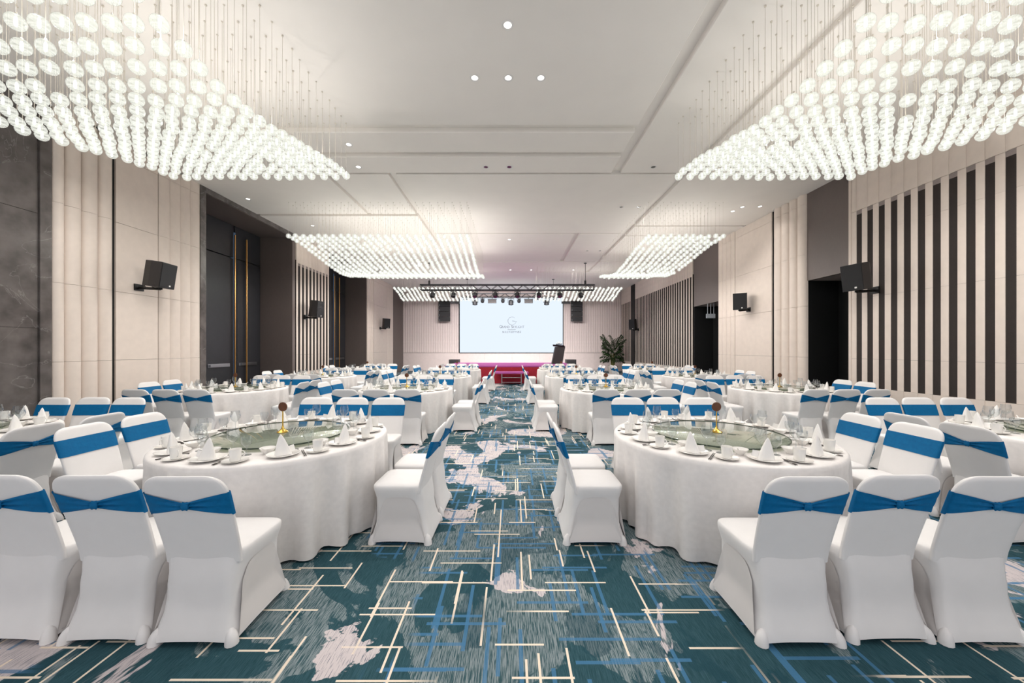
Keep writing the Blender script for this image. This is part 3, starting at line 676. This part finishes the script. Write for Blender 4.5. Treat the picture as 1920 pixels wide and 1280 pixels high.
# ------------------------------------------------------------------ tables
ROWS = [3.42, 7.45, 10.9, 14.25]; COLS = [-5.6, -2.13, 1.90, 5.42]
RN = ['front-row', 'second-row', 'third-row', 'rear-row']; CN = ['left-wall', 'left-aisle', 'right-aisle', 'right-wall']
SEATS = ['camera-side middle', 'camera-side right', 'right-side front', 'right-side rear', 'far-side right', 'far-side middle', 'far-side left', 'left-side rear', 'left-side front', 'camera-side left']
TZ = .765; TR = .915
def cloth_mesh(seed):
    rn = random.Random(seed); n = 200; rings = []
    p1, p2, p3, p4 = [rn.random()*6.28 for _ in range(4)]
    def fold(a): 
        f = .65*math.sin(17*a+2.4*math.sin(2*a+p1)+p2)+.45*math.sin(28*a+1.8*math.sin(3*a+p3)+p4); return math.copysign(abs(f)**.8, f)
    for r, z in ((.3, TZ), (.6, TZ), (TR-.035, TZ), (TR-.012, TZ-.004), (TR, TZ-.016), (TR+.004, TZ-.04)): rings.append([(r*math.cos(2*PI*j/n), r*math.sin(2*PI*j/n), z) for j in range(n)])
    for k in range(1, 11):
        t = k/10; z = (TZ-.04)*(1-t)+.012*t; ring = []
        for j in range(n):
            a = 2*PI*j/n; f = fold(a); amp = t**.55
            ring.append(((TR+.004+amp*(-.020+.050*f))*math.cos(a), (TR+.004+amp*(-.020+.050*f))*math.sin(a), z+.012*t*t*(.5-.5*f)))
        rings.append(ring)
    return MB().loft(rings, True, False).mesh('tablecloth', M['cloth'], True, 70)
CL = [cloth_mesh(s) for s in (11, 12, 13)]
tabletop_me = MB().lathe([(.9, .722), (.9, .75)], 40).mesh('tabletop', M['wood'])
column_me = MB().lathe([(.05, .06), (.05, .722)], 12).mesh('column', M['metalblk'], True)
base_me = MB().box((-.45, -.04, 0), (.45, .04, .06)).box((-.04, -.45, 0), (.04, .45, .059)).mesh('base', M['metalblk'])
disc_me = MB().lathe([(.552, .02), (.56, .024), (.56, .028), (.552, .032)], 64, cap0=True, cap1=True).mesh('glass_disc', M['turn'], True, 30)
rim_me = MB().lathe([(.5605, .0215), (.5605, .0305), (.556, .0325), (.556, .0195)], 64, cap0=False, cap1=False).mesh('glass_rim', M['turnedge'])
tbase_me = MB().lathe([(.19, 0), (.20, .004), (.20, .018), (.19, .02)], 32).mesh('turntable_base', M['turnbase'], True)
st_base = MB().lathe([(.048, 0), (.05, .006), (.034, .014), (.012, .035), (.007, .06)], 20).mesh('stand_base', M['brass'], True)
st_stem = MB().lathe([(.006, .05), (.0055, .20)], 10).mesh('stand_stem', M['brass'], True)
st_disc = MB().loft([[(r*math.cos(2*PI*j/28), y, .235+r*math.sin(2*PI*j/28)) for j in range(28)] for r, y in ((.040, -.006), (.043, -.003), (.043, .003), (.040, .006))]).mesh('sign_disc', M['wooddisc'], True)
def lathe_part(prof, m, n=20, c0=True, c1=True): return MB().lathe(prof, n, cap0=c0, cap1=c1).mesh('x', m, True, 50)
plate_me = lathe_part([(.062, 0), (.066, .004), (.107, .017), (.112, .020), (.109, .022), (.064, .009)], M['china'], 28)
bowl_me = lathe_part([(.024, 0), (.026, .006), (.044, .026), (.057, .046), (.055, .046), (.041, .028), (.02, .010)], M['china'], 22)
saucer_me = lathe_part([(.04, 0), (.045, .003), (.080, .013), (.083, .016), (.045, .007)], M['china'], 22)
cup_me = lathe_part([(.028, 0), (.032, .004), (.036, .045), (.039, .086), (.037, .086), (.033, .04), (.02, .008)], M['china'], 20)
hnd = MB(); pr = None
for i in range(7):
    a = -PI/2+PI*i/6; p = (.034+.022*math.cos(a), 0, .046+.024*math.sin(a))
    if pr: hnd.tube(pr, p, .0035, 5)
    pr = p
cup_handle = hnd.mesh('handle', M['china'], True)
spoon_me = MB().loft([[(x+.010*math.cos(2*PI*j/6)*s_, y*1.0, z+.006*math.sin(2*PI*j/6)*s_) for j in range(6)] for x, y, z, s_ in ((0, -.02, .024, .6), (0, .0, .02, 1.6), (0, .02, .024, 1.2), (0, .05, .045, .5), (0, .085, .066, .5), (0, .095, .068, .4))]).mesh('spoon', M['china'], True)
wine_me = lathe_part([(.036, 0), (.034, .003), (.008, .007), (.004, .015), (.0038, .085), (.012, .094), (.032, .112), (.042, .135), (.040, .165), (.034, .20)], M['wine'], 20, True, False)
gob_me = lathe_part([(.032, 0), (.030, .003), (.007, .006), (.004, .013), (.004, .055), (.014, .064), (.032, .085), (.038, .108), (.034, .145)], M['wine'], 18, True, False)
stick_me = MB().loft([[(-.006+.0032*math.cos(2*PI*j/5), y, .006+.0032*math.sin(2*PI*j/5)) for j in range(5)] for y in (-.12, .07)]).loft([[(.005+.0032*math.cos(2*PI*j/5), y, .006+.0032*math.sin(2*PI*j/5)) for j in range(5)] for y in (-.12, .07)]).mesh('chopsticks', M['stick'], True)
tip_me = MB().loft([[(-.006+.0036*math.cos(2*PI*j/5), y, .006+.0036*math.sin(2*PI*j/5)) for j in range(5)] for y in (-.09, -.06)]).loft([[(.005+.0036*math.cos(2*PI*j/5), y, .006+.0036*math.sin(2*PI*j/5)) for j in range(5)] for y in (-.09, -.06)]).mesh('silver_band', M['silver'], True)
def napkin_mesh(seed):
    rn = random.Random(seed); b = MB(); n = 16; rings = []
    for k in range(9):
        t = k/8; z = .155*t; ring = []
        for j in range(n):
            a = 2*PI*j/n; r = (.052*(1-t)**.75+.003)*(1+.18*math.cos(3*a+seed))
            ring.append((r*math.cos(a)+.018*t*(1 if seed % 2 else -1), r*math.sin(a)*.75-.006*t, z))
        rings.append(ring)
    b.loft(rings)
    # the folded wing at its side
    sg = 1 if seed % 2 else -1
    b.add([(-sg*.02, -.02, .004), (-sg*.085, .0, .02), (-sg*.075, .01, .062), (-sg*.01, .012, .05), (-sg*.02, .015, .004), (-sg*.083, .012, .02)], [(0, 1, 2, 3), (4, 5, 2, 3), (0, 1, 5, 4)])
    return b.mesh('napkin', M['napkin'], True, 60)
NAP = [napkin_mesh(s) for s in (1, 2)]

def shown(x, y, lo=-90, hi=2010): return y > .5 and lo < px(x, y) < hi
def setting(tx, ty, k, tl, ri):
    a = -PI/2+2*PI*k/10+random.uniform(-.02, .02)
    ro = Vector((math.cos(a), math.sin(a), 0)); rt = Vector((-math.sin(a), math.cos(a), 0))   # outward; to the diner's right
    if not shown(tx+.75*ro.x, ty+.75*ro.y, -40, 1960): return
    P = lambda r, t, z=0.: Vector((tx, ty, TZ+.0005+z))+ro*r+rt*t
    j = lambda s_: random.uniform(-s_, s_)
    wh = '%s seat, %s table' % (SEATS[k], tl)
    rz = a+PI/2
    tag(O('dinner_plate', plate_me, None, P(.755, -.065)), 'round white plate under napkin, '+wh, 'plate', 'white dinner plates')
    tag(O('napkin', NAP[(k+ri) % 2], None, P(.755, -.065, .0095), (0, 0, rz+j(.3))), 'folded white napkin standing on plate, '+wh, 'napkin', 'folded white napkins')
    sp = P(.785+j(.01), .165)
    tag(O('saucer', saucer_me, None, sp), 'white saucer under teacup, '+wh, 'saucer', 'white saucers')
    cp = E('teacup', sp+Vector((0, 0, .0075)), rz+j(1.)); tag(cp, 'white teacup on saucer, '+wh, 'cup', 'white teacups')
    O('cup_body', cup_me, cp); O('handle', cup_handle, cp)
    bp_ = P(.612, -.150+j(.005))
    tag(O('rice_bowl', bowl_me, None, bp_), 'small white bowl with spoon, '+wh, 'bowl', 'small white bowls')
    if ri < 3: tag(O('soup_spoon', spoon_me, None, bp_+Vector((0, 0, -.003)), (0, 0, rz+PI*.75+j(.4))), 'white spoon resting in bowl, '+wh, 'spoon', 'white soup spoons')
    cs = O('chopsticks', stick_me, None, P(.76, .070), (0, 0, rz+j(.06))); tag(cs, 'pair of dark chopsticks beside plate, '+wh, 'chopsticks', 'dark chopsticks')
    O('silver_band', tip_me, cs)
    tag(O('wine_glass', wine_me, None, P(.606, .015+j(.01))), 'tall clear wine glass, '+wh, 'glass', 'tall wine glasses')
    tag(O('water_goblet', gob_me, None, P(.62, .115+j(.01))), 'short clear goblet, '+wh, 'glass', 'short goblets')

# ------------------------------------------------------------------ chairs
def lerp(pts, z):
    if z <= pts[0][0]: return pts[0][1]
    for (a, va), (b, vb) in zip(pts[:-1], pts[1:]):
        if z <= b:
            t = (z-a)/(b-a); t = t*t*(3-2*t); return va+(vb-va)*t
    return pts[-1][1]
YFR = [(0, .222), (.20, .186), (.36, .182), (.42, .200), (.47, .205)]
YRE = [(0, -.285), (.25, -.236), (.47, -.205)]
HX = [(0, .232), (.20, .200), (.36, .198), (.42, .214), (.47, .216)]
def skirt_pt(u, z, sag=True):
    """u in 0..1 around the cover; returns (x, y, cornerness)"""
    hx, yf, yr = lerp(HX, z), lerp(YFR, z), lerp(YRE, z); cyy, hy = (yf+yr)/2, (yf-yr)/2
    a = 2*PI*u; ca, sa = math.cos(a), math.sin(a); p = 7.0
    k = (abs(ca)**p+abs(sa)**p)**(-1/p); x, y = ca*k, sa*k
    corner = min(abs(x), abs(y))**4
    s_ = 1-(.055*(1-corner)*max(0, 1-abs(z-.17)/.2) if sag else 0)
    return x*hx*s_, cyy+y*hy*s_, corner
def cover_mesh():
    n = 64; rings = []
    for z in (0, .03, .08, .15, .22, .29, .35, .39, .425, .445, .458, .466):
        ring = []
        for j in range(n):
            x, y, c = skirt_pt(j/n, z)
            hem = .030*(1-c)*max(0, 1-z/.09); ins = 1 if z < .45 else (.985 if z < .46 else .95)
            ring.append((x*ins, y*ins, z+hem+.002))
        rings.append(ring)
    rings.append([(x*.8, y*.8, .474) for x, y, z in rings[-1]]); rings.append([(x*.4, y*.4, .478) for x, y, z in rings[-2]])
    return MB().loft(rings, False, True).mesh('seat_cover', M['fabric'], True, 60)
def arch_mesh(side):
    """patch for the shaded arch under the seat: x = +-1 sides, 0 front"""
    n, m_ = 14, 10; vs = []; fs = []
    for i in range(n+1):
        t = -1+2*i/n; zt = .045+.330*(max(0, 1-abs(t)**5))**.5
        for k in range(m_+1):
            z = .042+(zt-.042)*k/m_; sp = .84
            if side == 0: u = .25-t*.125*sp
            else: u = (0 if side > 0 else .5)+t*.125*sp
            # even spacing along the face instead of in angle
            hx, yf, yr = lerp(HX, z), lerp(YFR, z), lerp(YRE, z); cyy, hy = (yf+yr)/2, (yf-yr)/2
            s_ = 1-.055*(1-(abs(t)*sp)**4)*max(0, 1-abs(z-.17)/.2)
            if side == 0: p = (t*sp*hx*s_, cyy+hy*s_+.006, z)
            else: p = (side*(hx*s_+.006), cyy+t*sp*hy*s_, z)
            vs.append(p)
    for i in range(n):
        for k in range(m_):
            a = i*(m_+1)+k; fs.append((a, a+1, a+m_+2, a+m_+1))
    return MB().add(vs, fs).mesh('arch_shade', M['arch'], True, 0)
BZ0, BZ1, BRAD = .40, .92, .125
def back_y(z): return -.188-.145*((z-.42)/.5)**1.15 if z > .42 else -.188
def back_w(z):
    w_ = .203+.017*(z-BZ0)/(BZ1-BZ0)
    if z > BZ1-BRAD:
        d = (z-(BZ1-BRAD))/BRAD; w_ = w_-BRAD+BRAD*(max(0., 1-d**2.5))**(1/2.5)
    return w_
def loop(w_, t, z, n=28, grow=0.):
    pts = []
    for j in range(n):
        a = 2*PI*j/n; ca, sa = math.cos(a), math.sin(a); p = 5.; k = (abs(ca)**p+abs(sa)**p)**(-1/p)
        x = ca*k*(w_+grow); y = sa*k*(t/2+grow)
        pts.append((x, back_y(z)+y+.007*(x/.22)**2, z))
    return pts
def back_mesh():
    zs = [BZ0, .46, .52, .58, .64, .70, .76, .795, .82, .845, .865, .88, .893, .903, .911, .916, .919]
    return MB().loft([loop(back_w(z), .034 if z < .90 else .034*(max(.1, (.921-z)/.021))**.5, z) for z in zs]).mesh('backrest', M['fabric'], True, 60)
def sash_mesh():
    n = 56; m_ = 8; rings = []
    for k in range(m_+1):
        v = k/m_; ring = []
        for j in range(n):
            a = 2*PI*j/n; ca, sa = math.cos(a), math.sin(a); p = 5.; kk = (abs(ca)**p+abs(sa)**p)**(-1/p); xn = ca*kk; yn = sa*kk
            zt, zb = .828, .692
            pin = 0
            if yn < -.5:
                pin = max(0, 1-abs(xn))**1.15; zt = .826+(.772-.826)*pin; zb = .700+(.738-.700)*pin
            z = zb+(zt-zb)*v; w_ = back_w(min(z, .80)); ripple = .006*(math.sin(v*PI*5+1.2*xn)) * (.25+1.1*pin) if yn < -.5 else 0
            x = xn*(w_+.0045); y = back_y(z)+yn*(.017+.0045)-ripple-.007*pin+.007*(x/.22)**2
            ring.append((x, y, z))
        rings.append(ring)
    return MB().loft(rings, False, False).mesh('sash', M['sash'], True, 60)
knot_me = MB().loft([[(x, back_y(.755)-.030+.010*s_*math.cos(2*PI*j/8), .755+.024*s_*math.sin(2*PI*j/8)) for j in range(8)] for x, s_ in ((-.020, .5), (-.012, 1), (.0, .85), (.012, 1), (.020, .5))]).mesh('sash_knot', M['sash'], True)
def pocket(sx, front):
    b = MB(); rings = []
    for k in range(5):
        z = .002+.078*k/4; s_ = (1-(k/4)**2)**.5 if k < 4 else .1; r = .030*s_+.003
        x, y = sx*lerp(HX, z), (lerp(YFR, z) if front else lerp(YRE, z)); cx0, cy0 = x-sx*.027, y-(.027 if front else -.027)
        rings.append([(cx0+r*math.cos(2*PI*j/12), cy0+r*math.sin(2*PI*j/12), z) for j in range(12)])
    return b.loft(rings).mesh('foot_pocket', M['fabric'], True, 60)
CM = dict(cover=cover_mesh(), back=back_mesh(), sash=sash_mesh())
PK = [pocket(sx, fr_) for sx in (-1, 1) for fr_ in (True, False)]
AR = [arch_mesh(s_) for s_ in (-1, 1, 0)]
def make_chair():
    r = E('banquet_chair')
    O('seat_cover', CM['cover'], r); bk = O('backrest', CM['back'], r)
    s_ = O('sash', CM['sash'], r); O('sash_knot', knot_me, s_)
    for p in PK: O('foot_pocket', p, r)
    for p in AR: O('arch_shade', p, r)
    return r
chair0 = [make_chair()]; used = [False]
def chair(x, y, rz, label):
    o = chair0[0] if not used[0] else copy_tree(chair0[0], (0, 0, 0), (0, 0, 0)); used[0] = True
    o.location = (x, y, 0); o.rotation_euler = (0, 0, rz)
    tag(o, label, 'chair', 'white covered banquet chairs'); return o
CD = 1.192; J = lambda s_: random.uniform(-s_, s_)
DISCS = {}
for ri, ty in enumerate(ROWS):
    for ci, tx in enumerate(COLS):
        tl = '%s %s' % (RN[ri], CN[ci])
        t = tag(E('banquet_table', (tx, ty, 0)), 'round table hidden under its white cloth, %s' % tl, 'table', 'round banquet tables')
        O('tabletop', tabletop_me, t); O('column', column_me, t); O('base', base_me, t)
        tag(O('tablecloth', CL[(ri+ci) % 3], None, (tx, ty, 0), (0, 0, random.random()*6)), 'white damask tablecloth falling to the floor, %s table' % tl, 'tablecloth', 'white tablecloths')
        ls = tag(E('lazy_susan', (tx, ty, TZ+.0005)), 'green tinted glass turntable on the %s table' % tl, 'turntable', 'glass turntables')
        O('glass_disc', disc_me, ls); O('glass_rim', rim_me, ls); O('turntable_base', tbase_me, ls)
        sd_ = tag(E('table_sign', (tx, ty, TZ+.0332), J(.15)), 'brass table stand with round wooden disc, %s table' % tl, 'table stand', 'brass table stands')
        O('stand_base', st_base, sd_); O('stand_stem', st_stem, sd_); O('sign_disc', st_disc, sd_)
        for k in range(10): setting(tx, ty, k, tl, ri)
        for k, (dx, dy, rz) in {0: (0, -CD, 0), 1: (.495, -CD, 0), 9: (-.495, -CD, 0), 5: (0, CD, PI), 4: (.495, CD, PI), 6: (-.495, CD, PI),
                                2: (CD, -.25, PI/2), 3: (CD, .25, PI/2), 8: (-CD, -.25, -PI/2), 7: (-CD, .25, -PI/2)}.items():
            off = {1: -.07 if k in (0, 1, 9, 7, 8) else 0., 2: .13 if k in (0, 1, 9, 4, 5, 6) else (.07 if k in (7, 8) else 0.)}.get(ci, 0.)
            if ci == 2 and k in (7, 8): off = 0.
            if ci == 2 and k in (2, 3): off = .08
            side = k in (2, 3, 7, 8)
            x, y = tx+dx+off+J(.018 if side else .006), ty+dy+J(.006 if side else .018)
            if not shown(x, y, -260, 2180): continue
            chair(x, y, rz+J(.03), 'white covered chair with blue sash, %s seat, %s table' % (SEATS[k], tl))
